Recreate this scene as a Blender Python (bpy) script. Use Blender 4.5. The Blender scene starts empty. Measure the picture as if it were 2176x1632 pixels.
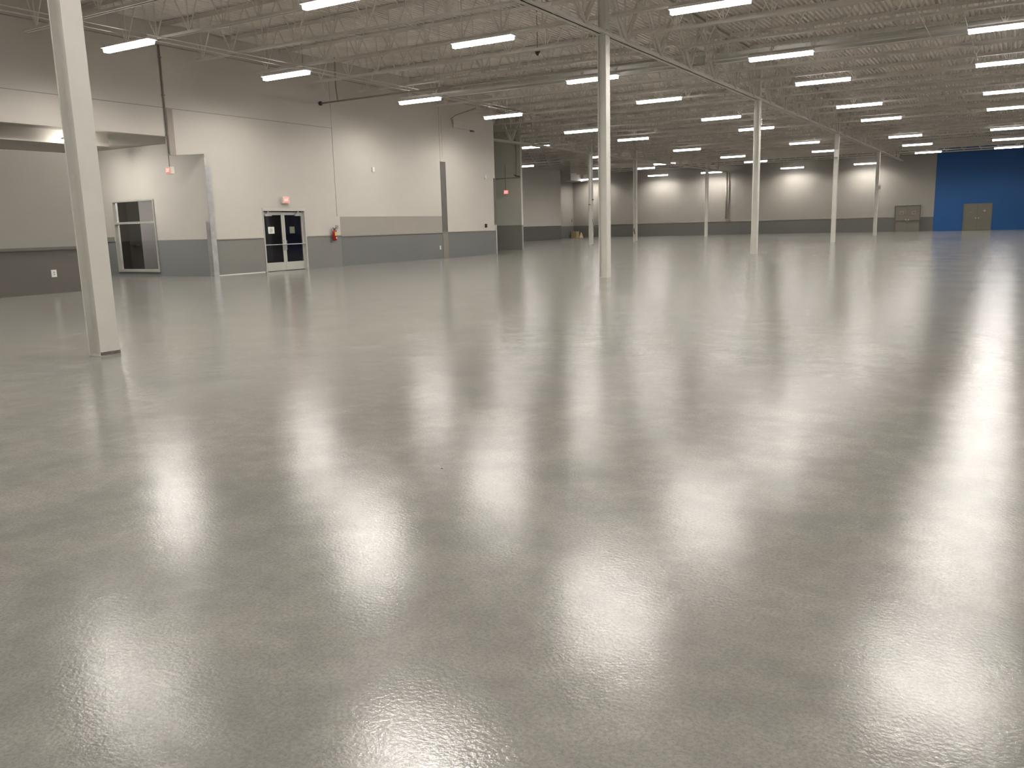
import bpy, bmesh, math, random
from mathutils import Matrix, Vector

random.seed(4)
SC = bpy.context.scene
COL = SC.collection

# ------------------------------------------------------------------ camera, world, exposure
def make_camera():
    yaw, pitch, roll = .5401, .1843, .0269
    f = Vector((-math.sin(yaw)*math.cos(pitch), math.cos(yaw)*math.cos(pitch), -math.sin(pitch)))
    r = Vector((math.cos(yaw), math.sin(yaw), 0))
    d = f.cross(r)
    r2 = math.cos(roll)*r + math.sin(roll)*d
    d2 = -math.sin(roll)*r + math.cos(roll)*d
    cam = bpy.data.cameras.new('camera')
    cam.sensor_fit = 'HORIZONTAL'; cam.sensor_width = 36.0
    cam.lens = 36.0*1798.5/2176.0
    cam.clip_start = .05; cam.clip_end = 400
    o = bpy.data.objects.new('camera', cam); COL.objects.link(o)
    m = Matrix(((r2.x, -d2.x, -f.x, 0), (r2.y, -d2.y, -f.y, 0), (r2.z, -d2.z, -f.z, 1.5), (0, 0, 0, 1)))
    o.matrix_world = m
    SC.camera = o
make_camera()

W = bpy.data.worlds.new('night'); SC.world = W; W.use_nodes = True
W.node_tree.nodes['Background'].inputs[0].default_value = (.0009, .0011, .004, 1)
W.node_tree.nodes['Background'].inputs[1].default_value = 1.0

SC.view_settings.view_transform = 'Standard'
SC.view_settings.look = 'None'
SC.view_settings.gamma = 1.0
SC.view_settings.use_curve_mapping = False
SC.view_settings.exposure = 0.5
LAMP = 178.0          # radiance of the tubes' underside
LAMP_SIDE = 11.0       # radiance of the sleeve's sides
cy = SC.cycles
cy.use_denoising = True
cy.use_light_tree = True
cy.max_bounces = 8; cy.diffuse_bounces = 5; cy.glossy_bounces = 4
cy.sample_clamp_indirect = 6.0
cy.caustics_reflective = False; cy.caustics_refractive = False

# ------------------------------------------------------------------ materials
def newmat(name):
    m = bpy.data.materials.new(name); m.use_nodes = True
    nt = m.node_tree
    return m, nt, nt.nodes['Principled BSDF']

def N(nt, t, **kw):
    n = nt.nodes.new(t)
    for k, v in kw.items(): setattr(n, k, v)
    return n

def math_(nt, op, a, b=None):
    n = N(nt, 'ShaderNodeMath', operation=op)
    for i, v in enumerate((a, b)):
        if v is None: continue
        if isinstance(v, (int, float)): n.inputs[i].default_value = v
        else: nt.links.new(v, n.inputs[i])
    return n.outputs[0]

def mix(nt, fac, a, b):
    n = N(nt, 'ShaderNodeMix', data_type='RGBA')
    for i, v in ((0, fac), (6, a), (7, b)):
        if isinstance(v, (int, float)): n.inputs[i].default_value = v
        elif isinstance(v, tuple): n.inputs[i].default_value = (*v, 1)
        else: nt.links.new(v, n.inputs[i])
    return n.outputs[2]

def noise(nt, vec, scale, detail=3.0, rough=.5):
    n = N(nt, 'ShaderNodeTexNoise')
    n.inputs['Scale'].default_value = scale; n.inputs['Detail'].default_value = detail
    n.inputs['Roughness'].default_value = rough
    nt.links.new(vec, n.inputs['Vector'])
    return n.outputs['Fac']

def ramp(nt, fac, a, b, ca=(0, 0, 0), cb=(1, 1, 1)):
    n = N(nt, 'ShaderNodeMapRange'); n.clamp = True
    nt.links.new(fac, n.inputs[0]); n.inputs[1].default_value = a; n.inputs[2].default_value = b
    return n.outputs[0]

def coords(nt):
    g = N(nt, 'ShaderNodeNewGeometry')
    return g.outputs['Position']

def paint(name, col, rough=.55, var=.06, scale=2.0, metal=0.0, bump=0.0, bscale=60):
    m, nt, b = newmat(name)
    p = coords(nt)
    f = noise(nt, p, scale, 4)
    c = mix(nt, ramp(nt, f, .3, .7), tuple(x*(1-var) for x in col), tuple(min(1, x*(1+var)) for x in col))
    nt.links.new(c, b.inputs['Base Color'])
    b.inputs['Roughness'].default_value = rough; b.inputs['Metallic'].default_value = metal
    if bump:
        bn = N(nt, 'ShaderNodeBump'); bn.inputs['Strength'].default_value = bump; bn.inputs['Distance'].default_value = .01
        nt.links.new(noise(nt, p, bscale, 2), bn.inputs['Height']); nt.links.new(bn.outputs[0], b.inputs['Normal'])
    return m

def wall_mat(name, up, low, zlow=1.30, band=None, rough=.6):
    """two-tone painted wall: low colour under zlow; band = (y0, y1, z0, z1, colour, low colour)"""
    m, nt, b = newmat(name)
    p = coords(nt)
    s = N(nt, 'ShaderNodeSeparateXYZ'); nt.links.new(p, s.inputs[0])
    x, y, z = s.outputs
    c = mix(nt, math_(nt, 'LESS_THAN', z, zlow), up, low)
    if band:
        y0, y1, z0, z1, bc, lc = band
        inb = math_(nt, 'MULTIPLY', math_(nt, 'GREATER_THAN', y, y0), math_(nt, 'LESS_THAN', y, y1))
        f = math_(nt, 'MULTIPLY', inb, math_(nt, 'MULTIPLY', math_(nt, 'GREATER_THAN', z, z0), math_(nt, 'LESS_THAN', z, z1)))
        c = mix(nt, f, c, bc)
        f2 = math_(nt, 'MULTIPLY', math_(nt, 'GREATER_THAN', y, y0), math_(nt, 'LESS_THAN', z, zlow))
        c = mix(nt, f2, c, lc)
    f = ramp(nt, noise(nt, p, .55, 5, .6), .3, .7)
    mm = N(nt, 'ShaderNodeMix', data_type='RGBA', blend_type='MULTIPLY'); mm.inputs[0].default_value = 1
    nt.links.new(c, mm.inputs[6]); nt.links.new(mix(nt, f, (.94, .94, .945), (1, 1, .99)), mm.inputs[7])
    nt.links.new(mm.outputs[2], b.inputs['Base Color'])
    b.inputs['Roughness'].default_value = rough
    bn = N(nt, 'ShaderNodeBump'); bn.inputs['Strength'].default_value = .12; bn.inputs['Distance'].default_value = .01
    nt.links.new(noise(nt, p, 25, 3), bn.inputs['Height']); nt.links.new(bn.outputs[0], b.inputs['Normal'])
    return m

def floor_mat():
    m, nt, b = newmat('sealed_concrete')
    p = coords(nt)
    big = ramp(nt, noise(nt, p, .30, 5, .62), .34, .66)
    med = ramp(nt, noise(nt, p, 1.7, 7, .68), .38, .66)
    sm = ramp(nt, noise(nt, p, 9.0, 6, .72), .38, .64)
    fine = ramp(nt, noise(nt, p, 70, 5, .8), .42, .62)
    c = mix(nt, big, (.212, .203, .187), (.200, .209, .198))
    c = mix(nt, math_(nt, 'MULTIPLY', med, .50), c, (.385, .366, .334))
    c = mix(nt, math_(nt, 'MULTIPLY', sm, .38), c, (.172, .166, .153))
    c2 = mix(nt, math_(nt, 'MULTIPLY', fine, .58), c, (.128, .121, .110))
    nt.links.new(c2, b.inputs['Base Color'])
    # sealer: gloss varies in patches
    r = N(nt, 'ShaderNodeMapRange'); nt.links.new(noise(nt, p, .9, 5, .6), r.inputs[0])
    r.inputs[1].default_value = .3; r.inputs[2].default_value = .7; r.inputs[3].default_value = .125; r.inputs[4].default_value = .170
    nt.links.new(r.outputs[0], b.inputs['Roughness'])
    b.inputs['IOR'].default_value = 1.34
    b1 = N(nt, 'ShaderNodeBump'); b1.inputs['Strength'].default_value = 1.0; b1.inputs['Distance'].default_value = .00095
    nt.links.new(noise(nt, p, 62, 3, .55), b1.inputs['Height'])
    b2 = N(nt, 'ShaderNodeBump'); b2.inputs['Strength'].default_value = 1.0; b2.inputs['Distance'].default_value = .0018
    nt.links.new(noise(nt, p, 2.5, 3, .55), b2.inputs['Height']); nt.links.new(b1.outputs[0], b2.inputs['Normal'])
    nt.links.new(b2.outputs[0], b.inputs['Normal'])
    return m

def emis(name, col, s, glossy_col=None):
    m, nt, b = newmat(name)
    b.inputs['Base Color'].default_value = (*(glossy_col or col), 1)
    b.inputs['Emission Color'].default_value = (*col, 1); b.inputs['Emission Strength'].default_value = s
    return m

def glass_mat(name, tint, rough=.02):
    m, nt, b = newmat(name)
    b.inputs['Base Color'].default_value = (*tint, 1); b.inputs['Roughness'].default_value = rough
    b.inputs['Transmission Weight'].default_value = 1.0; b.inputs['IOR'].default_value = 1.45
    return m

M = {}
M['floor'] = floor_mat()
UP = (.555, .530, .490); LOW = (.215, .212, .200)
M['wall_left'] = wall_mat('left_wall_paint', UP, LOW, 1.30, (27.86, 35.37, 1.30, 2.09, (.335, .315, .285), (.165, .168, .166)))
M['wall_part'] = wall_mat('partition_paint', (.62, .60, .56), (.235, .245, .25), 1.33)
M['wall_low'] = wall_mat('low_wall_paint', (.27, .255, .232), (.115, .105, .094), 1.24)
M['wall_end'] = wall_mat('end_wall_paint', (.60, .59, .55), (.27, .27, .245), 1.56)
M['wall_dark'] = wall_mat('side_wall_paint', (.40, .385, .355), (.088, .086, .080), 1.42)
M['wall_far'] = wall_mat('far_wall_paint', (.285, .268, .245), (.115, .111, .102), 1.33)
M['wall_blue'] = wall_mat('far_wall_blue_paint', (.006, .078, .265), (.006, .078, .265), -1)
M['wall_plain'] = wall_mat('plain_paint', (.42, .39, .34), (.18, .17, .15), 1.3)
M['soffit'] = paint('soffit_paint', (.60, .57, .52), .6, .05, 1.5)
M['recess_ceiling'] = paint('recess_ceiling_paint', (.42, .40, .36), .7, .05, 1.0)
M['deck'] = paint('deck_paint', (.76, .715, .655), .55, .12, .8)
M['steel'] = paint('joist_paint', (.62, .585, .53), .5, .08, 1.5)
M['girder'] = paint('girder_paint', (.62, .585, .53), .5, .06, 1.5)
M['beam'] = paint('cross_beam_paint', (.50, .50, .47), .5, .05, 1.0)
M['column'] = paint('column_paint', (.60, .59, .55), .38, .03, 3.0)
M['grout'] = paint('grout', (.14, .12, .10), .8, .3, 20)
M['seam'] = paint('panel_joint', (.30, .28, .25), .8, .1, 5)
M['scar'] = paint('patched_strip', (.33, .295, .26), .7, .06, 3)
M['scar_dark'] = paint('patched_strip_dark', (.125, .118, .105), .7, .06, 3)
M['galv'] = paint('galvanised_steel', (.55, .56, .56), .35, .12, 6, .6)
M['alu'] = paint('aluminium_frame', (.60, .59, .55), .35, .03, 4, .35)
M['alu_dark'] = paint('dark_aluminium', (.10, .10, .09), .4, .05, 6, .5)
M['white'] = paint('white_enamel', (.78, .77, .74), .35, .02, 4)
M['tube_side'] = emis('lamp_sleeve_side', (1.0, .95, .93), LAMP_SIDE)
M['tube'] = emis('lamp_sleeve', (1.0, .945, .875), LAMP)
def optics(m, s, lo, hi, floor_):
    # prismatic sleeve: light is thrown down, little of it sideways
    nt = m.node_tree; g = N(nt, 'ShaderNodeNewGeometry')
    d = N(nt, 'ShaderNodeVectorMath', operation='DOT_PRODUCT'); nt.links.new(g.outputs['Incoming'], d.inputs[0]); nt.links.new(g.outputs['True Normal'], d.inputs[1])
    r = N(nt, 'ShaderNodeMapRange'); r.clamp = True; r.interpolation_type = 'SMOOTHSTEP'; nt.links.new(math_(nt, 'ABSOLUTE', d.outputs['Value']), r.inputs[0])
    r.inputs[1].default_value = lo; r.inputs[2].default_value = hi; r.inputs[3].default_value = floor_*s; r.inputs[4].default_value = s
    nt.links.new(r.outputs[0], nt.nodes['Principled BSDF'].inputs['Emission Strength'])
optics(M['tube'], LAMP, .05, .48, .14)
M['tube_off'] = paint('lamp_sleeve_unlit', (.75, .74, .70), .3, .02, 4)
M['red_glow'] = emis('sign_red', (1.0, .10, .09), 1.3)
M['pink_glow'] = emis('sign_letters', (1.0, .52, .46), 1.25)
M['sign_white'] = paint('sign_housing', (.72, .66, .58), .4, .02, 4)
M['ext_red'] = paint('extinguisher_red', (.36, .012, .010), .25, .05, 6)
M['yellow'] = paint('label_yellow', (.75, .62, .12), .5, .05, 6)
M['black'] = paint('black_plastic', (.015, .014, .013), .4, .1, 6)
M['paper'] = paint('paper', (.74, .74, .72), .7, .02, 4)
M['paper_green'] = paint('paper_olive', (.13, .14, .09), .7, .1, 30)
M['ink'] = paint('ink', (.20, .20, .19), .7, .1, 30)
M['taupe'] = paint('door_taupe', (.165, .150, .125), .45, .03, 3)
M['taupe2'] = paint('door_khaki', (.165, .155, .118), .45, .03, 3)
M['taupe_dark'] = paint('door_frame_dark', (.10, .088, .072), .5, .03, 3)
M['glass_door'] = glass_mat('night_glass', (.55, .6, .8))
M['glass_win'] = glass_mat('window_glass', (.75, .75, .76))
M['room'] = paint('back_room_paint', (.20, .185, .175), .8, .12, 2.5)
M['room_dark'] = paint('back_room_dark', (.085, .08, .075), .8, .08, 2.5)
M['card'] = paint('cardboard', (.34, .26, .15), .8, .08, 5)
M['pipe'] = paint('sprinkler_pipe', (.30, .265, .225), .5, .05, 4)
M['conduit'] = paint('conduit', (.22, .20, .175), .5, .05, 4)
M['beige'] = paint('beige_box', (.36, .31, .26), .5, .05, 4)
M['dirt'] = paint('scuff', (.10, .085, .07), .9, .2, 10)

# ------------------------------------------------------------------ mesh helpers
class MB:
    def __init__(s): s.v = []; s.f = []; s.m = []
    def add(s, vs, fs, mi=0):
        k = len(s.v); s.v += [tuple(v) for v in vs]; s.f += [tuple(k+i for i in f) for f in fs]; s.m += [mi]*len(fs); return s
    def box(s, x0, x1, y0, y1, z0, z1, mi=0):
        return s.add([(x0,y0,z0),(x1,y0,z0),(x1,y1,z0),(x0,y1,z0),(x0,y0,z1),(x1,y0,z1),(x1,y1,z1),(x0,y1,z1)],
                     [(0,3,2,1),(4,5,6,7),(0,1,5,4),(1,2,6,5),(2,3,7,6),(3,0,4,7)], mi)
    def bar(s, a, b, w, h=None, mi=0):
        """rectangular bar from a to b, w across (horizontal), h the other way"""
        a = Vector(a); b = Vector(b); h = h or w
        d = (b-a).normalized()
        u = d.cross(Vector((0,0,1)))
        if u.length < 1e-4: u = Vector((1,0,0))
        u.normalize(); v = u.cross(d).normalized()
        vs = []
        for p in (a, b):
            for su, sv in ((-1,-1),(1,-1),(1,1),(-1,1)): vs.append(p + u*su*w/2 + v*sv*h/2)
        return s.add(vs, [(0,1,2,3),(7,6,5,4),(0,4,5,1),(1,5,6,2),(2,6,7,3),(3,7,4,0)], mi)
    def tube(s, pts, r, n=10, mi=0, radii=None):
        pts = [Vector(p) for p in pts]; rings = []
        ref = None
        for i, p in enumerate(pts):
            d = (pts[min(i+1, len(pts)-1)] - pts[max(i-1, 0)]).normalized()
            if ref is None:
                ref = d.cross(Vector((0,0,1)))
                if ref.length < 1e-3: ref = Vector((1,0,0))
            u = (ref - d*ref.dot(d)).normalized(); v = d.cross(u); ref = u
            rr = radii[i] if radii else r
            rings.append([p + u*rr*math.cos(2*math.pi*k/n) + v*rr*math.sin(2*math.pi*k/n) for k in range(n)])
        vs = [q for R_ in rings for q in R_]; fs = []
        for i in range(len(rings)-1):
            for k in range(n):
                a = i*n+k; b = i*n+(k+1) % n
                fs.append((a, b, b+n, a+n))
        fs.append(tuple(range(n-1, -1, -1))); fs.append(tuple(range((len(rings)-1)*n, len(rings)*n)))
        return s.add(vs, fs, mi)
    def mesh(s, name, mats):
        me = bpy.data.meshes.new(name); me.from_pydata(s.v, [], s.f)
        for m in (mats if isinstance(mats, (list, tuple)) else [mats]): me.materials.append(m)
        me.polygons.foreach_set('material_index', s.m)
        me.update(); return me
    def build(s, name, mats, parent=None, smooth=False, bevel=0):
        me = s.mesh(name, mats)
        bm = bmesh.new(); bm.from_mesh(me); bmesh.ops.recalc_face_normals(bm, faces=bm.faces)
        if bevel: bmesh.ops.bevel(bm, geom=list(bm.edges), offset=bevel, segments=2, affect='EDGES', profile=.6)
        bm.to_mesh(me); bm.free()
        if smooth:
            for p in me.polygons: p.use_smooth = len(p.vertices) == 4
        return link(name, me, parent)

def link(name, me, parent=None, loc=None):
    o = bpy.data.objects.new(name, me); COL.objects.link(o)
    if parent: o.parent = parent
    if loc: o.location = loc
    return o

def tag(o, label, cat=None, group=None, kind=None):
    if label: o['label'] = label
    if cat: o['category'] = cat
    if group: o['group'] = group
    if kind: o['kind'] = kind
    return o

def thing(name, label, cat, loc=(0,0,0), group=None):
    o = bpy.data.objects.new(name, None); COL.objects.link(o); o.location = loc; o.empty_display_size = .2
    return tag(o, label, cat, group)

def box(name, b, mat, parent=None, bevel=0):
    return MB().box(*b).build(name, mat, parent, bevel=bevel)

def struct(name, boxes, mat, label, cat='wall'):
    m = MB()
    for b in boxes: m.box(*b)
    return tag(m.build(name, mat), label, cat, kind='structure')

def copy_tree(o, parent=None):
    c = o.copy(); COL.objects.link(c)
    if parent: c.parent = parent
    for ch in list(o.children): copy_tree(ch, c)
    return c

def ordinal(n): return ['first','second','third','fourth','fifth','sixth','seventh','eighth','ninth','tenth','eleventh','twelfth','thirteenth','fourteenth','fifteenth','sixteenth','seventeenth','eighteenth','nineteenth','twentieth','twenty-first','twenty-second'][n]

# ------------------------------------------------------------------ the setting
XD = -25.03; YF = 90.39; DECK = 8.40; X1 = 14.0; Y0 = -8.0
struct('floor', [(-46.5, X1, Y0, YF+.2, -.2, 0)], M['floor'], 'glossy sealed grey concrete floor of the empty hall', 'floor')

# left wall: lintel over the recess, then the wall with the glass double doors
DY0, DY1, DZ = 23.52, 25.80, 2.44
struct('wall_left', [(XD-.2, XD, Y0, 19.62, 4.78, DECK+.08), 
                     (XD-.2, XD, 21.03, DY0, 0, DECK+.08), (XD-.2, XD, DY0, DY1, DZ, DECK+.08), (XD-.2, XD, DY1, 40.5, 0, DECK+.08)],
       M['wall_left'], 'tall off-white left wall with grey wainscot and glass double doors')
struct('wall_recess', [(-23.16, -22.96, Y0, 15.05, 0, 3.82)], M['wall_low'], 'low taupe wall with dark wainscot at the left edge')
WX0, WX1, WZ0, WZ1 = -30.50, -28.02, .14, 2.86
struct('wall_partition', [(-33, WX0, 21.03, 21.2, 0, 4.78), (WX0, WX1, 21.03, 21.2, WZ1, 4.78), (WX0, WX1, 21.03, 21.2, 0, WZ0), (WX1, XD-.2, 21.03, 21.2, 0, 4.78)],
       M['wall_part'], 'brightly lit partition wall with the interior window in it')
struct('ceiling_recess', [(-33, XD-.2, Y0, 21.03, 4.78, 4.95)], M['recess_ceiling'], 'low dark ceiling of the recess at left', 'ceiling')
struct('trim_1', [(-28.4, -25.7, Y0, 17.83, 4.38, 4.78)], M['soffit'], 'boxed white bulkhead under the recess ceiling', 'bulkhead')
struct('wall_recess_back', [(-33.2, -33, Y0, 25.2, 0, 4.95)], M['wall_plain'], 'back wall of the recess')
struct('wall_back', [(-33, X1, Y0-.2, Y0, 0, DECK+.08)], M['wall_plain'], 'wall behind the viewer')
struct('wall_right', [(X1, X1+.2, Y0, YF, 0, DECK+.08)], M['wall_plain'], 'right wall outside the frame')
# back room behind the partition window
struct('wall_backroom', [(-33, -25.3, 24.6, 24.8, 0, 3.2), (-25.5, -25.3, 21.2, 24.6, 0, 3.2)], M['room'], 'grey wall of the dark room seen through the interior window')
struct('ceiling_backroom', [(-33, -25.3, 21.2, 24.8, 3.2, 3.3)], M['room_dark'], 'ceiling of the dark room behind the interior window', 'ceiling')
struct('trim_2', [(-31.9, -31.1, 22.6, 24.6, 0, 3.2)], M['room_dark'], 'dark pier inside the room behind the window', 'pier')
struct('wall_left_return', [(-29.7, XD-.2, 40.3, 40.5, 0, DECK+.08), (-29.9, -29.7, 40.3, 48.0, 0, DECK+.08)], M['wall_end'], 'return of the left wall beside the offset')
struct('wall_offset', [(-36, -27.72, 48.0, 48.2, 0, DECK+.08)], M['wall_end'], 'narrow greenish grey wall beyond the left wall, carrying an exit sign')
struct('wall_far_left', [(-41.7, -41.5, 48.2, 80.1, 0, DECK+.08), (-41.5, -36, 48.0, 48.2, 0, DECK+.08), (-45.2, -41.7, 79.9, 80.1, 0, DECK+.08)], M['wall_dark'], 'shaded grey side wall deep at left')
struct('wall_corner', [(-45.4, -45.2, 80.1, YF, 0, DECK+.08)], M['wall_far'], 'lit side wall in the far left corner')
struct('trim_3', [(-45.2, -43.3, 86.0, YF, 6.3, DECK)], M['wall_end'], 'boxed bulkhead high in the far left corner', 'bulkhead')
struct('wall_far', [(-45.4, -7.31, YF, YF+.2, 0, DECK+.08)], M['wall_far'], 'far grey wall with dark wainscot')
struct('wall_far_blue', [(-7.31, X1, YF, YF+.2, 0, DECK+.08)], M['wall_blue'], 'far blue wall at the right edge')

m = MB().add([(x, y, z) for x in (XD-.2, XD) for y, z in ((19.62, 4.17), (21.03, 4.30), (21.03, DECK+.08), (19.62, DECK+.08))], [(0,1,2,3),(7,6,5,4),(0,4,5,1),(1,5,6,2),(2,6,7,3),(3,7,4,0)])
tag(m.build('wall_left_lintel', M['wall_left']), 'lowered end of the lintel above the partition', 'wall', kind='structure')

# corrugated roof deck
def deck():
    m = MB(); p = .175; z0, z1, th = DECK, DECK+.075, .006
    x = -46.5; xs = []
    while x < X1+.2:
        xs += [(x, z0), (x+.075, z0), (x+.095, z1), (x+.155, z1)]
        x += p
    vs = []; fs = []
    for (a, z) in xs: vs += [(a, Y0, z), (a, YF+.2, z)]
    for i in range(len(xs)-1): fs.append((2*i, 2*i+2, 2*i+3, 2*i+1))
    m.add(vs, fs)
    me = m.mesh('ceiling', M['deck'])
    o = link('ceiling', me)
    s = o.modifiers.new('thick', 'SOLIDIFY'); s.thickness = .004; s.offset = 1
    tag(o, 'corrugated off-white steel roof deck', 'ceiling', kind='structure')
deck()
struct('ceiling_roof', [(-46.5, X1+.2, Y0-.2, YF+.2, DECK+.085, DECK+.18)], M['deck'], 'roof insulation above the corrugated deck', 'ceiling')

# painted scars, joints, rails and corner guards
struct('trim_4', [(XD, XD+.012, 19.62, 19.86, 4.18, 5.71)], M['scar'], 'taupe patched strip above the recess corner', 'trim')
struct('trim_5', [(XD, XD+.015, 35.37, 35.83, 1.31, 4.74)], M['scar_dark'], 'dark vertical patched strip on the left wall', 'trim')
struct('trim_6', [(XD, XD+.012, 35.37, 35.83, 0, 1.29)], M['conduit'], 'grey patched strip crossing the wainscot', 'trim')
struct('trim_7', [(XD, XD+.006, Y0, 27.7, 5.70, 5.72), (XD, XD+.006, 27.68, 27.71, 2.1, 5.72)], M['seam'], 'horizontal panel joint high on the left wall turning down', 'trim')
struct('trim_8', [(XD, XD+.006, 27.69, 27.705, 5.72, 8.3), (XD, XD+.006, 35.40, 35.42, 4.74, 8.3), (XD, XD+.006, 35.60, 35.61, 4.9, 7.0)], M['seam'], 'fine vertical panel joints on the left wall', 'trim')
struct('trim_9', [(XD, XD+.02, 25.9, 27.86, 1.29, 1.325), (XD, XD+.03, 27.86, 35.37, 1.26, 1.31), (XD, XD+.02, 21.05, 23.45, 1.29, 1.32), (XD, XD+.02, 35.83, 40.4, 1.275, 1.305)], M['scar'], 'thin ledge along the top of the left wainscot', 'trim')
struct('trim_10', [(XD-.2, XD+.09, 20.94, 21.03, 0, 4.16)], M['wall_part'], 'raw bright end of the partition wall', 'trim')
struct('trim_11', [(XD+.09, XD+.11, 20.93, 21.16, 0, 3.9)], M['galv'], 'galvanised corner guard on the partition end', 'trim')
struct('trim_12', [(XD-.10, XD+.085, 20.925, 20.94, 0, 1.95)], M['galv'], 'metal guard at the foot of the partition end', 'trim')
struct('trim_13', [(XD, XD+.03, 40.35, 40.52, 1.6, 4.1)], M['scar_dark'], 'dark corner strip at the end of the left wall', 'trim')
struct('trim_14', [(XD-.1, XD+.03, 40.45, 40.53, 0, 1.6)], M['alu'], 'pale corner guard at the end of the left wall', 'trim')
struct('trim_15', [(-22.96, -22.92, Y0, 15.05, 1.19, 1.27)], M['scar_dark'], 'dark chair rail on the low wall at left', 'trim')
struct('trim_16', [(-43.0, -10.78, YF-.04, YF, 1.40, 1.50)], M['scar'], 'pale chair rail on the far wall', 'trim')
struct('trim_17', [(-29.7, -27.72, 47.97, 48.0, 4.50, 4.56)], M['seam'], 'dark ledge across the narrow offset wall', 'trim')
struct('trim_18', [(XD, XD+.02, Y0, 40.3, 7.71, 7.73)], M['seam'], 'dark ledger line high on the left wall', 'trim')
struct('trim_19', [(-33, WX0-.1, 21.0, 21.03, 1.31, 1.49)], M['wall_end'], 'raised grey band left of the interior window', 'trim')
struct('trim_20', [(-45.2, X1, YF-.07, YF, 7.55, DECK)], M['steel'], 'deep ledger channel along the top of the far wall', 'trim')
struct('light_gap_left', [(XD, XD+.012, 21.05, 23.45, 0, .03)], M['white'], 'white strip painted for light at the foot of the wall left of the glass doors', 'painted light')  # white sheet paints the bright gap of light along the wall foot

# ------------------------------------------------------------------ columns
def h_section(m, x, y, z0, z1, b=.27, h=.25, t=.022, w=.016):
    m.box(x+h/2-t, x+h/2, y-b/2, y+b/2, z0, z1); m.box(x-h/2, x-h/2+t, y-b/2, y+b/2, z0, z1)
    m.box(x-h/2+t, x+h/2-t, y-w/2-.05, y-.05+w/2, z0, z1)
def column(x, y, z1, label, group, plate=True):
    t = thing('steel_column', label, 'column', (x, y, 0), group)
    m = MB(); h_section(m, 0, 0, .012, z1-.02); m.build('shaft', M['column'], t)
    MB().box(-.135, .137, -.14, .14, 0, .012).build('base_plate', M['column'], t)
    if plate: MB().box(.126, .142, -.137, .137, .012, .05).build('grout_edge', M['grout'], t)
    MB().box(-.16, .16, -.17, .17, z1-.02, z1).build('cap_plate', M['column'], t)
    return t
XA = -10.15; XB = -26.9; ZG = 6.53; ZB = 6.42
YA = [6.65, 22.25, 38.1, 56.45, 74.0]
la = ['nearest off-white steel column, filling the left of the frame', 'tall off-white steel column in the middle, second of the near row',
      'off-white steel column third in the near row, holding a small pale alarm', 'off-white steel column fourth in the near row, with a white box up on it', 'slim off-white steel column farthest in the near row, left of the taupe doors']
for y, l in zip(YA, la): column(XA, y, ZG, l, 'steel columns under the near girder', plate=(y < 10))
lb = ['off-white steel column just left of the middle column, in the rear row', 'off-white steel column right of the middle column, with a scuffed foot', 'slim off-white steel column deepest in the rear row']
for y, l in zip([56.6, 64.9, 83.0], lb): column(XB, y, ZB, l, 'steel columns under the rear girder')

# ------------------------------------------------------------------ joists
def joist_webs(x0, x1, z0, z1, first, pitch=1.37):
    """bottom nodes between x0 and x1: each has two diagonals and a vertical"""
    out = []; x = first
    while x - pitch/2 > x0 + .02: x -= pitch
    nodes = []
    while x < x1 - .1:
        if x > x0 + .1: nodes.append(x)
        x += pitch
    for n in nodes:
        out.append(((n, z0), (max(x0, n-pitch/2), z1))); out.append(((n, z0), (min(x1, n+pitch/2), z1))); out.append(((n, z0), (n, z1)))
    return out
def joist(x0, x1, y, label, group, detail, zb=7.0, zt=8.385, first=-18.93, xt=None):
    t = thing('roof_joist', label, 'joist', (0, y, 0), group)
    m = MB(); m.box(x0, x1, -.082, -.012, zb, zb+.012).box(x0, x1, -.020, -.012, zb, zb+.085).box(x0, x1, .012, .082, zb, zb+.012).box(x0, x1, .012, .020, zb, zb+.085)
    m.build('bottom_chord', M['steel'], t)
    xt = x0 if xt is None else xt
    m = MB(); m.box(xt, x1, -.092, -.012, zt-.014, zt).box(xt, x1, -.020, -.012, zt-.115, zt).box(xt, x1, .012, .092, zt-.014, zt).box(xt, x1, .012, .020, zt-.115, zt)
    m.build('top_chord', M['steel'], t)
    webs = joist_webs(x0+.05, x1-.05, zb+.03, zt-.04, first)
    if detail:
        for (a, b) in webs: MB().bar((a[0], 0, a[1]), (b[0], 0, b[1]), .026).build('web_bar', M['steel'], t)
    else:
        m = MB()
        for (a, b) in webs: m.bar((a[0], 0, a[1]), (b[0], 0, b[1]), .026)
        m.build('web_lattice', M['steel'], t)
    return t
YJ = [14.21 + 2.717*k for k in range(29)]
cross = 6   # index of the joist just before the grey cross beam (32.35)
def rel(k):
    d = k - cross
    return ('the joist right before the grey cross beam' if d == 0 else
            '%s joist beyond the grey cross beam' % ordinal(d-1) if d > 0 else '%s joist nearer than the grey cross beam' % ordinal(-d-1))
for k, y in enumerate(YJ):
    if y > 90.1: break
    left = -23.55 if y < 40.3 else (-29.6 if y < 48 else XB+.2)
    joist(left, XA-.19, y, 'off-white open-web joist left of the near girder, ' + rel(k), 'roof joists between the left wall and the near girder', y < 37, xt=XD+.02 if y < 40.3 else None)
    if y > 20: joist(XA+.19, 5.6, y, 'off-white open-web joist right of the near girder, ' + rel(k), 'roof joists right of the near girder', y < 34, first=-7.73)
n = 0
for k, y in enumerate(YJ):
    if 50 < y < 90.1:
        joist(-41.4 if y < 80 else -45.1, XB-.2, y, 'off-white open-web joist left of the rear girder, %s from the narrow offset wall' % ordinal(n), 'roof joists left of the rear girder', False); n += 1

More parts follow.
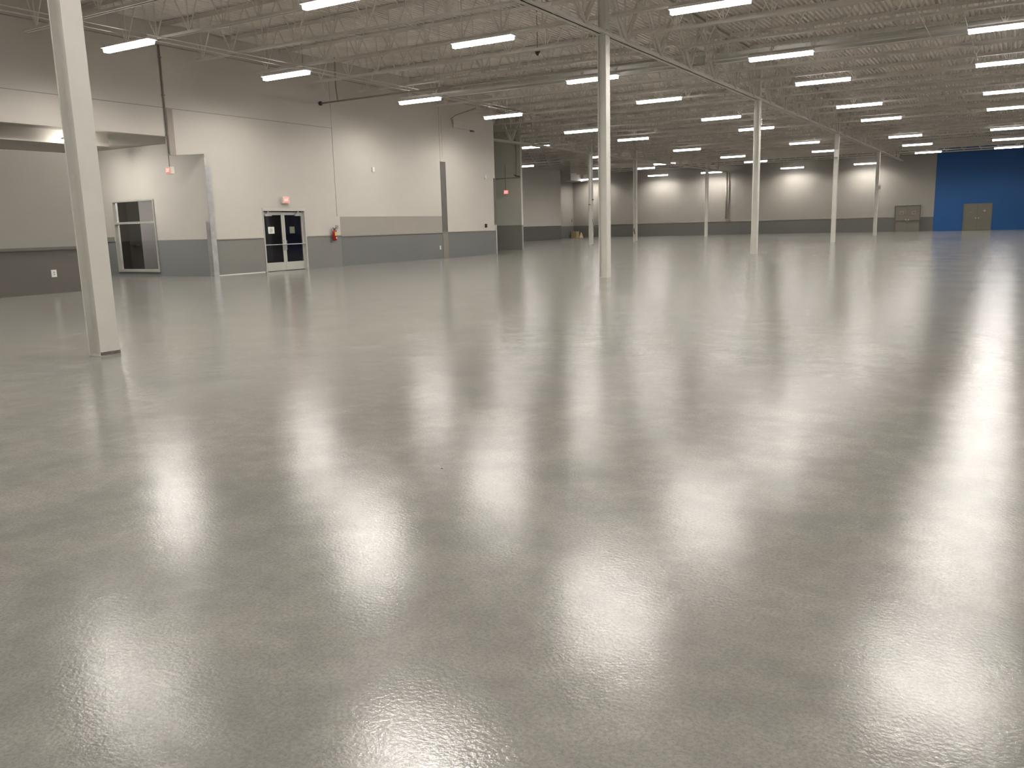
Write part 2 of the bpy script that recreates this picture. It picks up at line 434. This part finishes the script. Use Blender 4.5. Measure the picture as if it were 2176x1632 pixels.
# ------------------------------------------------------------------ girders
def girder(x, y0, y1, zb, label, cols, off=0.0, zt=8.31):
    t = thing('girder', label, 'girder', (x, y0, 0)); L = y1-y0
    m = MB(); m.box(-.15, -.01, 0, L, zb, zb+.016).box(.01, .15, 0, L, zb, zb+.016).box(-.026, -.01, 0, L, zb, zb+.14).box(.01, .026, 0, L, zb, zb+.14)
    m.build('bottom_chord', M['girder'], t)
    m = MB(); m.box(-.15, -.01, 0, L, zt-.016, zt).box(.01, .15, 0, L, zt-.016, zt).box(-.026, -.01, 0, L, zt-.16, zt).box(.01, .026, 0, L, zt-.16, zt)
    m.build('top_chord', M['girder'], t)
    k = 0; y = off
    while y + 2.717 <= L + .01:
        for a, b in ((( y+1.3585), y), ((y+1.3585), y+2.717)):
            w = MB()
            for s in (-.055, .055): w.bar((s, a, zb+.07), (s, b, zt-.08), .055, .055)
            w.build('web_bar', M['girder'], t)
        if k % 1 == 0: MB().bar((0, y+1.3585, zb+.07), (0, y+1.3585, zt-.08), .045).build('web_bar', M['girder'], t)
        y += 2.717; k += 1
    for c in cols:
        m = MB(); h_section(m, 0, c-y0, zb+.14, zt-.16, b=.25, h=.24); m.build('post', M['column'], t)
    for s in range(1, 6):
        yy = s*16.0
        if yy < L: MB().box(-.155, .155, yy-.012, yy+.012, zb-.006, zb).build('splice_plate', M['girder'], t)
    return t
girder(XA, 3.3415-.0, 89.95, ZG, 'long off-white truss girder over the near row of columns', YA, 0.0)
girder(XB, 41.3800, 89.95, ZB, 'off-white truss girder over the rear row of columns', [56.6, 64.9, 83.0], 0.0)

for a, b, l in ((-22.5, XA-.18, 'solid grey steel cross beam left of the near girder'), (XA+.18, 5.4, 'solid grey steel cross beam right of the near girder')):
    t = thing('cross_beam', l, 'beam', (0, 31.45, 0))
    MB().box(a, b, -.008, .008, 7.06, 7.37).build('web', M['beam'], t)
    MB().box(a, b, -.07, .07, 7.045, 7.06).build('lower_flange', M['column'], t)
    MB().box(a, b, -.07, .07, 7.37, 7.385).build('upper_flange', M['beam'], t)

# bridging angles running along the hall under the joists
def bridging(x, y0, y1, label, z=6.97, g='bridging angles tying the roof joists'):
    w = .034 if x < -20 and z < 7.5 else .010
    o = MB().box(x-w, x+w, y0, y1, z-.006, z).box(x-w, x-w+.005, y0, y1, z, z+.028).build('bridging_angle', M['girder'])
    return tag(o, label, 'bridging', g)
bridging(-21.15, 12.0, 40.0, 'thin off-white bridging angle along the left wall, the one farther from the wall')
bridging(-21.62, 12.0, 40.0, 'thin off-white bridging angle along the left wall, the one closer to the wall')
bridging(-2.88, 26.0, 80.0, 'thin off-white bridging angle under the joists at the right, left of the right-edge lamps')
bridging(-1.82, 28.0, 44.0, 'short thin bridging angle reaching the nearest right-edge lamps')
for i, x in enumerate((-13.6, -18.4)):
    bridging(x, 12.0, 88.0, 'thin bridging angle high against the deck, %s to the left of the near girder' % ordinal(i), 8.27)

# ------------------------------------------------------------------ lamps
LL = 2.22
def lamp_proto():
    t = thing('strip_light', 'x', 'light')
    m = MB()
    # channel body with a shallow reflector either side
    m.box(0, LL, -.055, .055, .035, .085)
    for s in (-1, 1):
        m.add([(0, s*.05, .05), (LL, s*.05, .05), (LL, s*.15, .0), (0, s*.15, .0), (0, s*.05, .058), (LL, s*.05, .058), (LL, s*.155, .008), (0, s*.155, .008)],
              [(0,1,2,3),(7,6,5,4),(0,4,5,1),(2,6,7,3),(1,5,6,2),(3,7,4,0)])
    m.build('housing', M['white'], t)
    for s in (-1, 1):
        x0 = .02 if s < 0 else LL/2+.012; x1 = LL/2-.012 if s < 0 else LL-.02
        m = MB(); w, wt, zb, zt = .078, .098, -.105, .034
        m.add([(x0,-w,zb),(x1,-w,zb),(x1,w,zb),(x0,w,zb)], [(0,3,2,1)], 1)
        m.add([(x0,-w,zb),(x1,-w,zb),(x1,w,zb),(x0,w,zb),(x0,-wt,zt-.03),(x1,-wt,zt-.03),(x1,wt,zt-.03),(x0,wt,zt-.03)],
              [(0,1,5,4),(1,2,6,5),(2,3,7,6),(3,0,4,7),(4,5,6,7)], 0)
        me = m.mesh('lamp_tube', [M['tube_side'], M['tube']]); link('lamp_tube', me, t)
    MB().box(-.012, .0, -.15, .15, -.0, .085).build('end_cap', M['white'], t)
    MB().box(LL, LL+.012, -.15, .15, -.0, .085).build('end_cap', M['white'], t)
    for x in (.25, LL-.25): MB().bar((x, 0, .085), (x, 0, .105), .03).build('clip', M['galv'], t)
    return t
proto = lamp_proto(); used = [False]
KS = .94
rod_me = MB().tube([(0,0,0),(0,0,1)], .006, 6).mesh('hanger_rod', M['galv'])
whip_me = MB().tube([(0,0,0),(.02,0,.25),(.16,.02,.42),(.30,.02,.30),(.36,.0,.45),(.38,0,.75)], .012, 7).mesh('cable_whip', M['white'])
def lamp(x, y, z, label, group, rods=0.0, whip=False):
    if not used[0]: t = proto; used[0] = True
    else: t = copy_tree(proto)
    k = 1.0 if z == 6.5 or z < 0 else KS*(.975 if z == 7.17 else 1)
    t.location = (x*k, y*k, 1.5+(z-1.5)*k); t.scale = (k, 1, 1); tag(t, label, 'light', group)
    rods = DECK-t.location.z-.1
    if rods:
        for xx in (.25, LL-.25):
            o = link('hanger_rod', rod_me, t, (xx, 0, .1)); o.scale = (1, 1, rods)
    if whip: link('cable_whip', whip_me, t, (LL-.3, 0, .08))
    return t
G1, G2, G3, G4 = 'strip lights along the left wall', 'strip lights left of the near girder', 'strip lights right of the near girder', 'strip lights at the right edge'
row1 = [(-24.58,17.29),(-24.61,23.76),(-24.70,31.99),(-24.70,39.16),(-24.88,48.7),(-24.43,55.86),(-24.58,67.27),(-24.01,77.95),(-24.2,86.36)]
l1 = ['lit strip light nearest on the left wall, beside the nearest column', 'lit strip light high on the left wall over the glass doors', 'lit strip light high on the left wall, left of the dark vertical strip',
      'lit strip light at the end of the left wall above its corner', 'lit strip light in the left lamp row, just past the left wall', 'lit strip light in the left lamp row, right of the middle column',
      'lit strip light in the left lamp row, above the paired small lamps', 'lit strip light in the left lamp row, next to nearest the far wall', 'lit strip light in the left row, nearest the far wall, behind the third near-row column']
for (x, y), l in zip(row1, l1): lamp(x, y, 7.17, l, G1, rods=.1 if y < 41 else .16, whip=(y > 38))
row2 = [(-16.3,17.29),(-15.99,23.6),(-16.31,32.22),(-16.36,39.66),(-16.16,48.78),(-16.11,56.04),(-15.93,69.18),(-16.24,78.97)]
l2 = ['lit strip light cut by the top edge, left of the middle column', 'lit strip light left of the middle column under a dark joist', 'lit strip light passing behind the middle column',
      'lit strip light right of the middle column, first behind it', 'lit strip light between the middle column and the third near-row column', 'lit strip light passing behind the third near-row column, upper of two',
      'lit strip light right of the third near-row column, above another', 'lit strip light touching the fourth near-row column on its left']
for (x, y), l in zip(row2, l2): lamp(x, y, 7.22, l, G2, rods=.1, whip=(y > 45))
row3 = [(-8.77,23.66),(-8.92,32.17),(-8.83,39.14),(-8.83,48.55),(-8.79,56.23),(-8.91,69.51),(-8.99,78.58),(-9.07,88.9)]
l3 = ['large lit strip light cut by the top edge, right of the middle column', 'lit strip light hung at the grey cross beam, right of the girder', 'lit strip light right of the girder, next beyond the cross beam lamp',
      'lit strip light right of the girder, third below the cross beam lamp', 'lit strip light right of the girder, fourth below the cross beam lamp', 'lit strip light right of the girder, third nearest the far wall',
      'lit strip light right of the girder, next to last before the blue wall', 'lit strip light touching the upper left corner of the blue wall']
for (x, y), l in zip(row3, l3): lamp(x, y, 7.22, l, G3, rods=.1, whip=(y > 38 and y < 86))
row4 = [(-1.93,31.91),(-2.02,39.19),(-2.09,48.31),(-2.18,55.82),(-2.39,69.15),(-2.54,79.04),(-2.67,88.9)]
for i, (x, y) in enumerate(row4):
    lamp(x, y, 7.22, 'lit strip light at the right edge, ' + ['topmost of the column of seven', 'second from the top of seven', 'third from the top of seven', 'fourth from the top of seven', 'fifth from the top of seven', 'sixth from the top, just above the last', 'lowest, in front of the blue wall'][i], G4, rods=.1, whip=True)
ex = [(-32.15,56.04,7.2,'lit strip light beyond the narrow offset wall, in front of the rear girder'), (-43.09,73.4,6.95-.0,''),
      (-32.53,68.49,7.2,'lit strip light behind the rear-row column left of center, upper of two'), (-38.48,80.53,7.1,'lit strip light behind the rear-row column left of center, lower of two'),
      (-34.77,83.61,7.0,'lit strip light crossing the scuffed-foot column'), (-31.95,81.87,7.2,'small lit strip light of two short halves at the rear girder')]
for x, y, z, l in ex:
    if l: lamp(x, y, z, l, 'strip lights in the deep left bay', rods=.14, whip=True)
lamp(-41.35-1.2+.05+.9, 70.6, 7.0, 'lit strip light peeking out beside the narrow offset wall', 'strip lights in the deep left bay', rods=.14, whip=True)
for x, l in ((-43.3,'far corner behind the rear-row column left of the middle column'), (-35.3,'far wall left of center, dimmest of its row'), (-29.4,'far wall beside the deepest rear column'), (-21.2,'far wall between third and fourth near-row columns'), (-14.34,'far wall left of the farthest near-row column')):
    lamp(x, 88.75, 6.5, 'wall-washing lamp at the ' + l, 'wall-washing strip lights along the far wall', rods=.82)
# lamps above the frame, seen as glare on the floor
for x, y, l in ((-24.6, 9.0, 'far left edge of the floor'), (-15.5, 9.3, 'lower left floor'), (-8.9, 9.8, 'bottom edge of the floor, left of center'), (-8.6, 16.6, 'floor below the middle column'), (-2.0, 16.4, 'lower right corner of the floor'), (-2.0, 23.6, 'floor at the right edge, upper one')):
    lamp(x, y, 7.22, 'lamp above the frame, its glare on the ' + l, 'strip lights above the frame', rods=.1)
for i, y in enumerate((2.4,)):  # extra lamps added out of view to brighten the foreground
    for j, x in enumerate((-24.6, -16.2, -8.9, -2.1, 5.2)):
        lamp(x, y, 7.22, 'unseen lamp added above the viewer, %s from the left' % ordinal(j), 'unseen strip lights added above the viewer')
for j, y in enumerate((9.9, 17.2, 23.7, 32.0, 39.2, 48.5, 56.0, 69.2, 79.0)):  # unseen row added to light the right side of the hall
    lamp(5.2, y, 7.22, 'unseen lamp added outside the right edge of the frame, %s from the viewer' % ordinal(j), 'unseen strip lights added beyond the right edge')
# short lamps in the recess
M['room_fill_tube'] = emis('room_fill_tube', (1.0, .95, .90), 260)
def short_lamp(x, y, z, ln, label, along='Y', mat='recess_tube'):
    t = thing('short_strip_light', label, 'light', (x, y, z), 'short lamps in the recess')
    a, b = (0, ln)
    if along == 'Y': bb = lambda w, z0, z1: (-w, w, a, b, z0, z1)
    box('housing', bb(.06, .03, .09), M['white'], t); 
    m = MB().box(*bb(.07, -.02, .03)); m.build('lamp_tube', M[mat], t)
    if z < 4.6:
        for q in (.15, ln-.15): MB().bar((0, q, .09), (0, q, 4.78-z), .015).build('hanger_rod', M['galv'], t)
M['recess_tube'] = emis('recess_tube', (1.0, .94, .86), 165)
M['bulkhead_tube'] = emis('bulkhead_tube', (1.0, .94, .86), 45)
short_lamp(-29.0, 18.25, 4.66, 1.15, 'short strip light on the recess ceiling before the window')
short_lamp(-29.3, 22.3, 3.1, 1.2, 'unseen lamp added to brighten the dark room behind the interior window', mat='room_fill_tube')  # hidden above the window head, added to lift the room's grey
short_lamp(-25.30, 16.0, 4.42, .95, 'short strip light beside the bulkhead behind the nearest column', mat='bulkhead_tube')

# ------------------------------------------------------------------ glass double doors
def door_leaf(parent, y0, y1, hinge):
    t = bpy.data.objects.new('door_leaf', None); COL.objects.link(t); t.parent = parent
    x0, x1 = XD-.14, XD-.09
    m = MB(); s = .085
    m.box(x0, x1, y0, y0+s, .02, 2.28).box(x0, x1, y1-s, y1, .02, 2.28).box(x0, x1, y0+s, y1-s, 2.17, 2.28).box(x0, x1, y0+s, y1-s, .02, .34)
    m.build('leaf_frame', M['alu'], t)
    box('glass_pane', (XD-.118, XD-.112, y0+s, y1-s, .34, 2.17), M['glass_door'], t)
    m = MB().tube([(XD-.02, y0+.02, 1.03), (XD-.02, y1-.02, 1.03)], .019, 10)
    m.box(XD-.10, XD-.005, y0+.015, y0+.05, 1.0, 1.06).box(XD-.10, XD-.005, y1-.05, y1-.015, 1.0, 1.06)
    m.build('push_bar', M['galv'], t, smooth=True)
    hy = y1-.05 if hinge < 0 else y0+.05
    MB().tube([(XD-.09, hy, 1.19), (XD-.03, hy, 1.18), (XD-.03, hy, .82), (XD-.09, hy, .81)], .012, 8).build('pull_handle', M['galv'], t, smooth=True)
    c0 = y0+.10 if hinge < 0 else y1-.46
    m = MB().box(XD-.09, XD-.02, c0, c0+.34, 2.13, 2.20)
    m.bar((XD-.04, c0+.1, 2.21), (XD-.01, c0+.22, 2.36), .03).bar((XD-.01, c0+.22, 2.36), (XD-.04, c0+.05, 2.37), .03)
    m.build('door_closer', M['galv'], t)
    return t
d = tag(bpy.data.objects.new('door_1', None), 'glass and aluminium double doors in the left wall under an exit sign', 'door', kind='structure'); COL.objects.link(d)
fy0, fy1 = DY0, DY1
m = MB().box(XD-.16, XD+.02, fy0, fy0+.055, 0, DZ).box(XD-.16, XD+.02, fy1-.055, fy1, 0, DZ).box(XD-.16, XD+.02, fy0+.055, fy1-.055, DZ-.12, DZ)
m.build('door_frame', M['alu'], d)
mid = (fy0+fy1)/2
door_leaf(d, fy0+.06, mid-.006, -1); door_leaf(d, mid+.006, fy1-.06, 1)
def notice(x, y0, y1, z0, z1, mat, label, ink):
    t = thing('paper_notice', label, 'notice', (x, (y0+y1)/2, z0), 'notices taped to the glass doors')
    w = (y1-y0)/2; h = z1-z0
    box('sheet', (0, .002, -w, w, 0, h), mat, t)
    m = MB()
    for i in range(6):
        a = -w*.62 + random.random()*.03; b = w*(.2+random.random()*.4)
        m.box(.002, .003, a, b, h*(.2+i*.105), h*(.2+i*.105)+.012)
    m.build('scribbles', ink, t)
notice(XD-.110, fy0+.345, fy0+.665, 1.46, 1.72, M['paper'], 'white paper sheet with scribbled drawing taped inside the left glass door', M['ink'])
notice(XD-.110, mid+.345, mid+.615, 1.455, 1.715, M['paper_green'], 'olive backed paper sheet on the right glass door', M['ink'])

# interior window
w = tag(bpy.data.objects.new('window_1', None), 'dark interior window with aluminium frame and transom bar', 'window', kind='structure'); COL.objects.link(w)
m = MB(); yA, yB = 20.985, 21.19
for b in ((WX0, WX0+.055, WZ0, WZ1), (WX1-.055, WX1, WZ0, WZ1), (WX0+.055, WX1-.055, WZ1-.06, WZ1), (WX0+.055, WX1-.055, WZ0, WZ0+.10), (WX0+.055, WX1-.055, 1.97, 2.05)):
    m.box(b[0], b[1], yA, yB, b[2], b[3])
m.build('window_frame', M['alu'], w)
box('glass_pane', (WX0+.055, WX1-.055, 21.10, 21.106, WZ0+.10, 1.97), M['glass_win'], w)
box('glass_pane', (WX0+.055, WX1-.055, 21.10, 21.106, 2.05, WZ1-.06), M['glass_win'], w)
t = thing('reflection_shape', 'small dark shape modelling a reflection in the upper pane of the interior window', 'bracket', (-28.95, 24.6, 2.72))  # solid shape put in for the dark reflection in the pane
MB().box(-.14, .14, -.14, 0, 0, .06).build('plate', M['black'], t)
MB().tube([(.06, -.08, 0), (.07, -.08, -.25), (.10, -.08, -.42)], .04, 8).build('arm', M['black'], t)
t = thing('dark_shelf', 'short black shelf on the pier inside the dark room', 'shelf', (-31.5, 22.5, 1.12))
box('board', (-.28, .30, -.1, .098, 0, .055), M['black'], t)
box('bracket', (-.03, .03, -.08, .098, -.05, 0), M['black'], t)

# ------------------------------------------------------------------ exit signs
def text_mesh(s, size, depth, mat):
    cu = bpy.data.curves.new('letters', 'FONT'); cu.body = s; cu.size = size; cu.extrude = depth; cu.align_x = 'CENTER'; cu.align_y = 'CENTER'
    o = bpy.data.objects.new('tmp', cu); COL.objects.link(o)
    bpy.context.view_layer.update()
    me = bpy.data.meshes.new_from_object(o.evaluated_get(bpy.context.evaluated_depsgraph_get()))
    bpy.data.objects.remove(o); me.materials.clear(); me.materials.append(mat); me.name = 'letters'
    return me
EXIT = text_mesh('EXIT', .165, .002, M['pink_glow'])
def exit_sign(loc, rot, label, conduit=None, w=.32, h=.26, dp=.12):
    """front faces local -Y"""
    t = thing('exit_sign', label, 'exit sign', loc, 'lit exit signs'); t.rotation_euler = (0, 0, rot)
    box('housing', (-w/2, w/2, -dp/2, dp/2, -h/2, h/2), M['sign_white'], t, bevel=.012)
    box('face_panel', (-w/2+.03, w/2-.03, -dp/2-.004, -dp/2+.002, -h/2+.03, h/2-.035), M['red_glow'], t)
    o = link('letters', EXIT, t, (0, -dp/2-.006, 0)); o.rotation_euler = (math.pi/2, 0, 0); o.scale = (.62*w/.32, 1.0, 1)
    if conduit: MB().tube([(0, 0, h/2), (0, 0, h/2+conduit)], .018, 8).build('stem', M['conduit'], t)
    return t
exit_sign((XD+.075, 24.70, 2.74), math.pi/2, 'lit red EXIT sign on the left wall above the glass doors')
exit_sign((-25.10, 19.60, 3.67), 0, 'lit red EXIT sign hanging on a stem before the bright partition wall', .40, dp=.16, w=.26, h=.24)
exit_sign((-28.75, 47.80, 3.66), math.pi/2*.55, 'lit red EXIT sign at the end of a long conduit on the narrow offset wall', 1.6, dp=.14)

# ------------------------------------------------------------------ small wall things
t = thing('electrical_conduit', 'dark vertical conduit on the left wall above the recess corner', 'conduit', (XD+.03, 19.55, 4.2))
MB().tube([(0, 0, 0), (0, 0, 3.5)], .03, 8).build('pipe', M['conduit'], t, smooth=True)
for z in (.6, 1.9, 3.1): MB().box(-.028, .035, -.05, .05, z, z+.03).build('strap', M['conduit'], t)

t = thing('fire_extinguisher', 'red fire extinguisher hung on the left wall right of the glass doors', 'fire extinguisher', (XD+.12, 27.33, 1.10))
MB().tube([(0,0,0),(0,0,.01),(0,0,.36),(0,0,.41),(0,0,.44)], .085, 20, radii=[.07,.085,.085,.06,.025]).build('cylinder', M['ext_red'], t, smooth=True)
MB().box(.05, .088, -.045, .05, .20, .36).build('label_sticker', M['yellow'], t)
MB().box(.055, .088, .0, .055, .08, .15).build('tag', M['paper'], t)
m = MB().bar((0,-.01,.44),(0,-.01,.49),.035).bar((0,.0,.47),(.03,.11,.53),.02).bar((0,0,.49),(.02,-.09,.54),.02); m.build('valve_handle', M['black'], t)
MB().tube([(0,.03,.46),(.02,.10,.44),(.02,.115,.30),(.02,.105,.16)], .013, 8).build('hose', M['black'], t, smooth=True)
MB().box(-.12, -.08, -.03, .03, .25, .5).build('hook', M['galv'], t)

def plate(name, label, cat, loc, size, mat, extra=None, group=None, ax='X'):
    t = thing(name, label, cat, loc, group)
    a, b, c = size
    if ax == 'X': bb = (0, a, -b/2, b/2, -c/2, c/2)
    else: bb = (-b/2, b/2, -a, 0, -c/2, c/2)
    box('cover', bb, mat, t, bevel=min(size)*.15)
    if extra:
        for (u, v, s, mm) in extra:
            if ax == 'X': box('socket', (a, a+.003, u-s, u+s, v-s*1.2, v+s*1.2), mm, t)
            else: box('socket', (u-s, u+s, -a-.003, -a, v-s*1.2, v+s*1.2), mm, t)
    return t
sock = [(0, .027, .014, M['ink']), (0, -.027, .014, M['ink'])]
plate('power_outlet', 'white power outlet low on the dark wainscot at the left edge', 'outlet', (-22.96, 13.81, .55), (.012, .15, .20), M['white'], sock)
plate('power_outlet', 'white power outlet low on the left wall before the dark vertical strip', 'outlet', (XD, 35.12, .54), (.012, .11, .19), M['white'], sock)
plate('wall_sensor', 'small white square sensor high on the left wall above the lighter band', 'sensor', (XD, 30.2, 4.14), (.06, .15, .20), M['white'], group='small white sensors on the left wall')
plate('wall_sensor', 'small white square sensor on the left wall near its far corner', 'sensor', (XD, 39.5, 4.12), (.06, .11, .17), M['white'], group='small white sensors on the left wall')
plate('alarm_pull', 'small dark red box just above the wainscot near the far corner of the left wall', 'alarm', (XD, 39.42, 1.56), (.06, .16, .20), M['black'], [(0, 0, .03, M['ext_red'])])
plate('control_box', 'small beige box on the left wall beside the fire extinguisher', 'box', (XD, 27.62, 1.67), (.05, .14, .14), M['beige'], [(0, 0, .02, M['ink'])])
plate('switch_box', 'small dark box low on the lit wall in the far left corner', 'box', (-45.2, 89.9, 1.95), (.06, .22, .34), M['conduit'], [(0, 0, .04, M['ink'])])

# column-mounted boxes
t = thing('junction_box', 'white electrical box high on the fourth near-row column', 'box', (XA, 56.45-.15, 5.36))
box('case', (-.10, .16, -.16, 0, -.22, .22), M['white'], t, bevel=.01); box('door_panel', (.16, .172, -.13, -.02, -.19, .19), M['white'], t)
MB().tube([(.13, -.07, -.22), (.14, -.07, -.42)], .03, 8).build('stub', M['white'], t)
t = thing('junction_box', 'small dark box halfway up the farthest near-row column', 'box', (XA+.13, 74.0, 3.74)); box('case', (0, .14, -.1, .1, -.16, .16), M['beige'], t, bevel=.01); box('lid', (.14, .15, -.08, .08, -.13, .13), M['conduit'], t)
t = thing('strobe_alarm', 'small pale strobe on the third near-row column below the girder', 'alarm', (XA+.127, 38.1, 5.62)); box('case', (0, .05, -.06, .06, -.14, .14), M['white'], t, bevel=.008); box('lens', (.05, .075, -.04, .04, -.09, .05), M['paper'], t)
MB().tube([(.02, 0, .14), (.02, 0, .85)], .015, 6).build('conduit', M['column'], t)
t = thing('junction_box', 'small dark bracket on the left side of the rear-row column beside the middle column', 'box', (XB+.0, 56.6-.135, 2.88)); box('case', (-.12, .06, -.05, 0, -.03, .03), M['conduit'], t); box('lid', (-.08, .02, -.06, -.05, -.02, .02), M['black'], t)
t = thing('junction_box', 'small dark knob on the right side of the rear-row column beside the middle column', 'box', (XB+.127, 56.6, 3.22)); box('case', (0, .07, -.05, .05, -.05, .05), M['black'], t); box('lid', (.07, .08, -.03, .03, -.03, .03), M['conduit'], t)
t = thing('cable', 'thin dark cable looping off the rear-row column beside the middle column', 'cable', (XB+.13, 56.6, 1.3)); MB().tube([(0,0,.55),(.03,0,.3),(.06,0,.12),(.20,0,0),(.5,0,-.02)], .018, 7).build('wire', M['conduit'], t)
t = thing('scuff_mark', 'dark scuff at the foot of the column right of the middle column', 'stain', (XB-.04, 64.9-.1375, .55)); MB().add([(-.06,0,.5),(.0,0,.55),(.05,0,.25),(.07,0,.1),(.02,0,0),(-.02,0,.2),(-.06,-.002,.3)], [(0,1,2,3,4,5,6)]).build('smear', M['dirt'], t)

# downpipes on far wall
t = thing('downpipe', 'pair of dark pipes running down the far wall between two columns', 'pipe', (-27.02, YF-.14, 1.62))
MB().tube([(-.12,0,0),(-.12,0,4.8)], .06, 10).build('pipe', M['pipe'], t, smooth=True)
MB().tube([(.13,0,0),(.13,0,4.8)], .06, 10).build('pipe', M['pipe'], t, smooth=True)
box('foot_bracket', (-.22, .22, -.07, .13, -.08, .02), M['beige'], t)
for z in (1.5, 3.2): box('strap', (-.22, .22, .05, .139, z, z+.05), M['conduit'], t)

# sprinkler main and things hung from the roof
t = thing('sprinkler_main', 'dark sprinkler pipe crossing high from the left wall below the joists', 'pipe', (XD, 27.1, 6.63))
MB().tube([(.02,0,0),(14.6,0,0)], .036, 12).build('pipe', M['pipe'], t, smooth=True)
MB().tube([(.0,0,0),(.06,0,0)], .085, 14).build('wall_flange', M['black'], t, smooth=True)
for x in (2.3, 6.0, 9.8, 13.3): MB().tube([(x,0,.05),(x,0,1.72)], .008, 6).build('hanger_rod', M['galv'], t)
MB().tube([(.5,0,.04),(.42,0,.30),(.25,0,.55),(.18,0,.9)], .02, 7).build('cable', M['white'], t)
MB().tube([(.95,0,.05),(.9,0,.6),(.93,0,1.68)], .03, 8).build('riser', M['pipe'], t)
t = thing('hanging_speaker', 'small black cone hanging under a joist left of the middle column', 'speaker', (-14.15, 25.8, 7.0))
MB().tube([(0,0,.0),(0,0,.05),(0,0,.14),(0,0,.17)], .1, 14, radii=[.02,.05,.10,.03]).build('cone', M['black'], t, smooth=True)
MB().tube([(0,0,.17),(0,0,1.4)], .010, 6).build('stem', M['black'], t)
MB().box(-.45, .45, -.02, .02, .325, .34).build('crossbar', M['conduit'], t)
t = thing('wall_duct_fitting', 'pale patched duct stub high at the end of the left wall', 'duct', (XD, 37.6, 6.75))
box('casing', (0, .06, -1.0, .8, -.30, .12), M['wall_left'], t, bevel=.02); box('bracket', (0, .10, .60, .85, -.36, -.32), M['black'], t)
MB().tube([(.05,-1.0,-.1),(.06,-1.2,.1),(.3,-1.15,.25),(1.5,-1.1,.5)], .028, 8).build('arm', M['pipe'], t, smooth=True)
t = thing('hanging_pipe', 'vertical pipe with an elbow on the narrow offset wall', 'pipe', (-27.98, 47.9, 4.6))
MB().tube([(0,0,.05),(.0,0,.3),(.02,0,1.6),(-.04,0,2.3)], .035, 8).build('pipe', M['pipe'], t, smooth=True)
MB().tube([(.25,0,0),(0,0,.02),(-.15,0,.12)], .03, 8).build('elbow', M['black'], t, smooth=True)
t = thing('pipe_run', 'thin pale pipe parallel to the far wall just below the last joists', 'pipe', (-41.0, 87.3, 7.05))
MB().tube([(0,0,0),(48.0,0,0)], .03, 8).build('pipe', M['girder'], t, smooth=True)
for x in (8, 20, 30, 42): MB().tube([(x,0,.02),(x,0,1.3)], .008, 6).build('hanger_rod', M['galv'], t)

# ------------------------------------------------------------------ far steel doors
def steel_door(n, x0, x1, zt, mat, fr, label, marks):
    d = tag(bpy.data.objects.new('door_%d' % n, None), label, 'door', kind='structure'); COL.objects.link(d)
    f = .07; yF, yf = YF, YF-.09
    MB().box(x0, x0+f, yf, yF, 0, zt).box(x1-f, x1, yf, yF, 0, zt).box(x0+f, x1-f, yf, yF, zt-f, zt).build('door_frame', fr, d)
    mid = (x0+x1)/2
    for a, b, s in ((x0+f+.01, mid-.008, -1), (mid+.008, x1-f-.01, 1)):
        l = box('door_leaf', (a, b, YF-.06, YF-.01, .015, zt-f-.01), mat, d)
        box('push_bar', (a+.08, b-.06, YF-.12, YF-.06, .98, 1.05), fr, l)
        k = mid - .12 if s < 0 else mid + .12
        MB().tube([(k, YF-.13, 1.10), (k, YF-.06, 1.10)], .045, 12).build('lever', M['galv'], l)
        c = (a+b)/2 + .02
        if marks == 'square':
            box('notice_plate', (c-.16, c+.16, YF-.066, YF-.06, 1.60, 1.92), M['beige'], l)
            box('notice_plate', (c-.13, c+.13, YF-.068, YF-.066, 1.63, 1.89), M['taupe2'], l)
        elif s < 0: box('notice_plate', (c-.14, c+.14, YF-.066, YF-.06, 1.58, 1.70), M['ink'], l)
        else:
            MB().tube([(c, YF-.068, 1.74), (c, YF-.06, 1.74)], .11, 16).build('notice_plate', M['beige'], l)
            box('notice_plate', (c-.14, c+.14, YF-.066, YF-.06, 1.58, 1.66), M['taupe_dark'], l)
    box('threshold', (x0+f, x1-f, YF-.08, YF-.0, 0, .014), M['black'], d)
steel_door(2, -10.69, -8.42, 2.45, M['taupe'], M['taupe_dark'], 'taupe steel double doors in the far grey wall', 'square')
steel_door(3, -4.84, -2.50, 2.43, M['taupe2'], M['taupe'], 'khaki steel double doors in the far blue wall', 'round')

# cardboard on far floor
t = thing('cardboard_box', 'tan cardboard box on the floor in the far left corner', 'box', (-44.62, 89.6, 0))
box('carton', (-.38, .34, -.35, .35, 0, .70), M['card'], t); box('flap', (-.38, .34, -.36, -.35, .52, .74), M['card'], t)
t = thing('cardboard_sheet', 'tan folded cardboard leaning beside the cardboard box', 'cardboard', (-44.0, 89.7, 0))
MB().add([(0,-.3,0),(.5,-.3,0),(.12,.1,.55),(0,.1,.6),(0,-.27,0),(.5,-.27,0),(.12,.13,.55),(0,.13,.6)], [(0,1,2,3),(7,6,5,4),(0,4,5,1),(1,5,6,2),(2,6,7,3),(3,7,4,0)]).build('sheet', M['card'], t)

# specks on the floor
for (x, y, s, l) in ((-3.06, 4.21, .008, 'tiny black speck on the floor near the center of the frame'), (-5.52, 4.51, .006, 'tiny black speck on the floor below the nearest column')):
    t = thing('floor_speck', l, 'debris', (x, y, 0)); MB().add([(-s,-s*.6,0),(s*1.2,-s*.5,0),(s,s*.7,0),(-s*.8,s*.6,0),(0,0,s*.8)], [(0,1,4),(1,2,4),(2,3,4),(3,0,4),(3,2,1,0)]).build('crumb', M['black'], t)
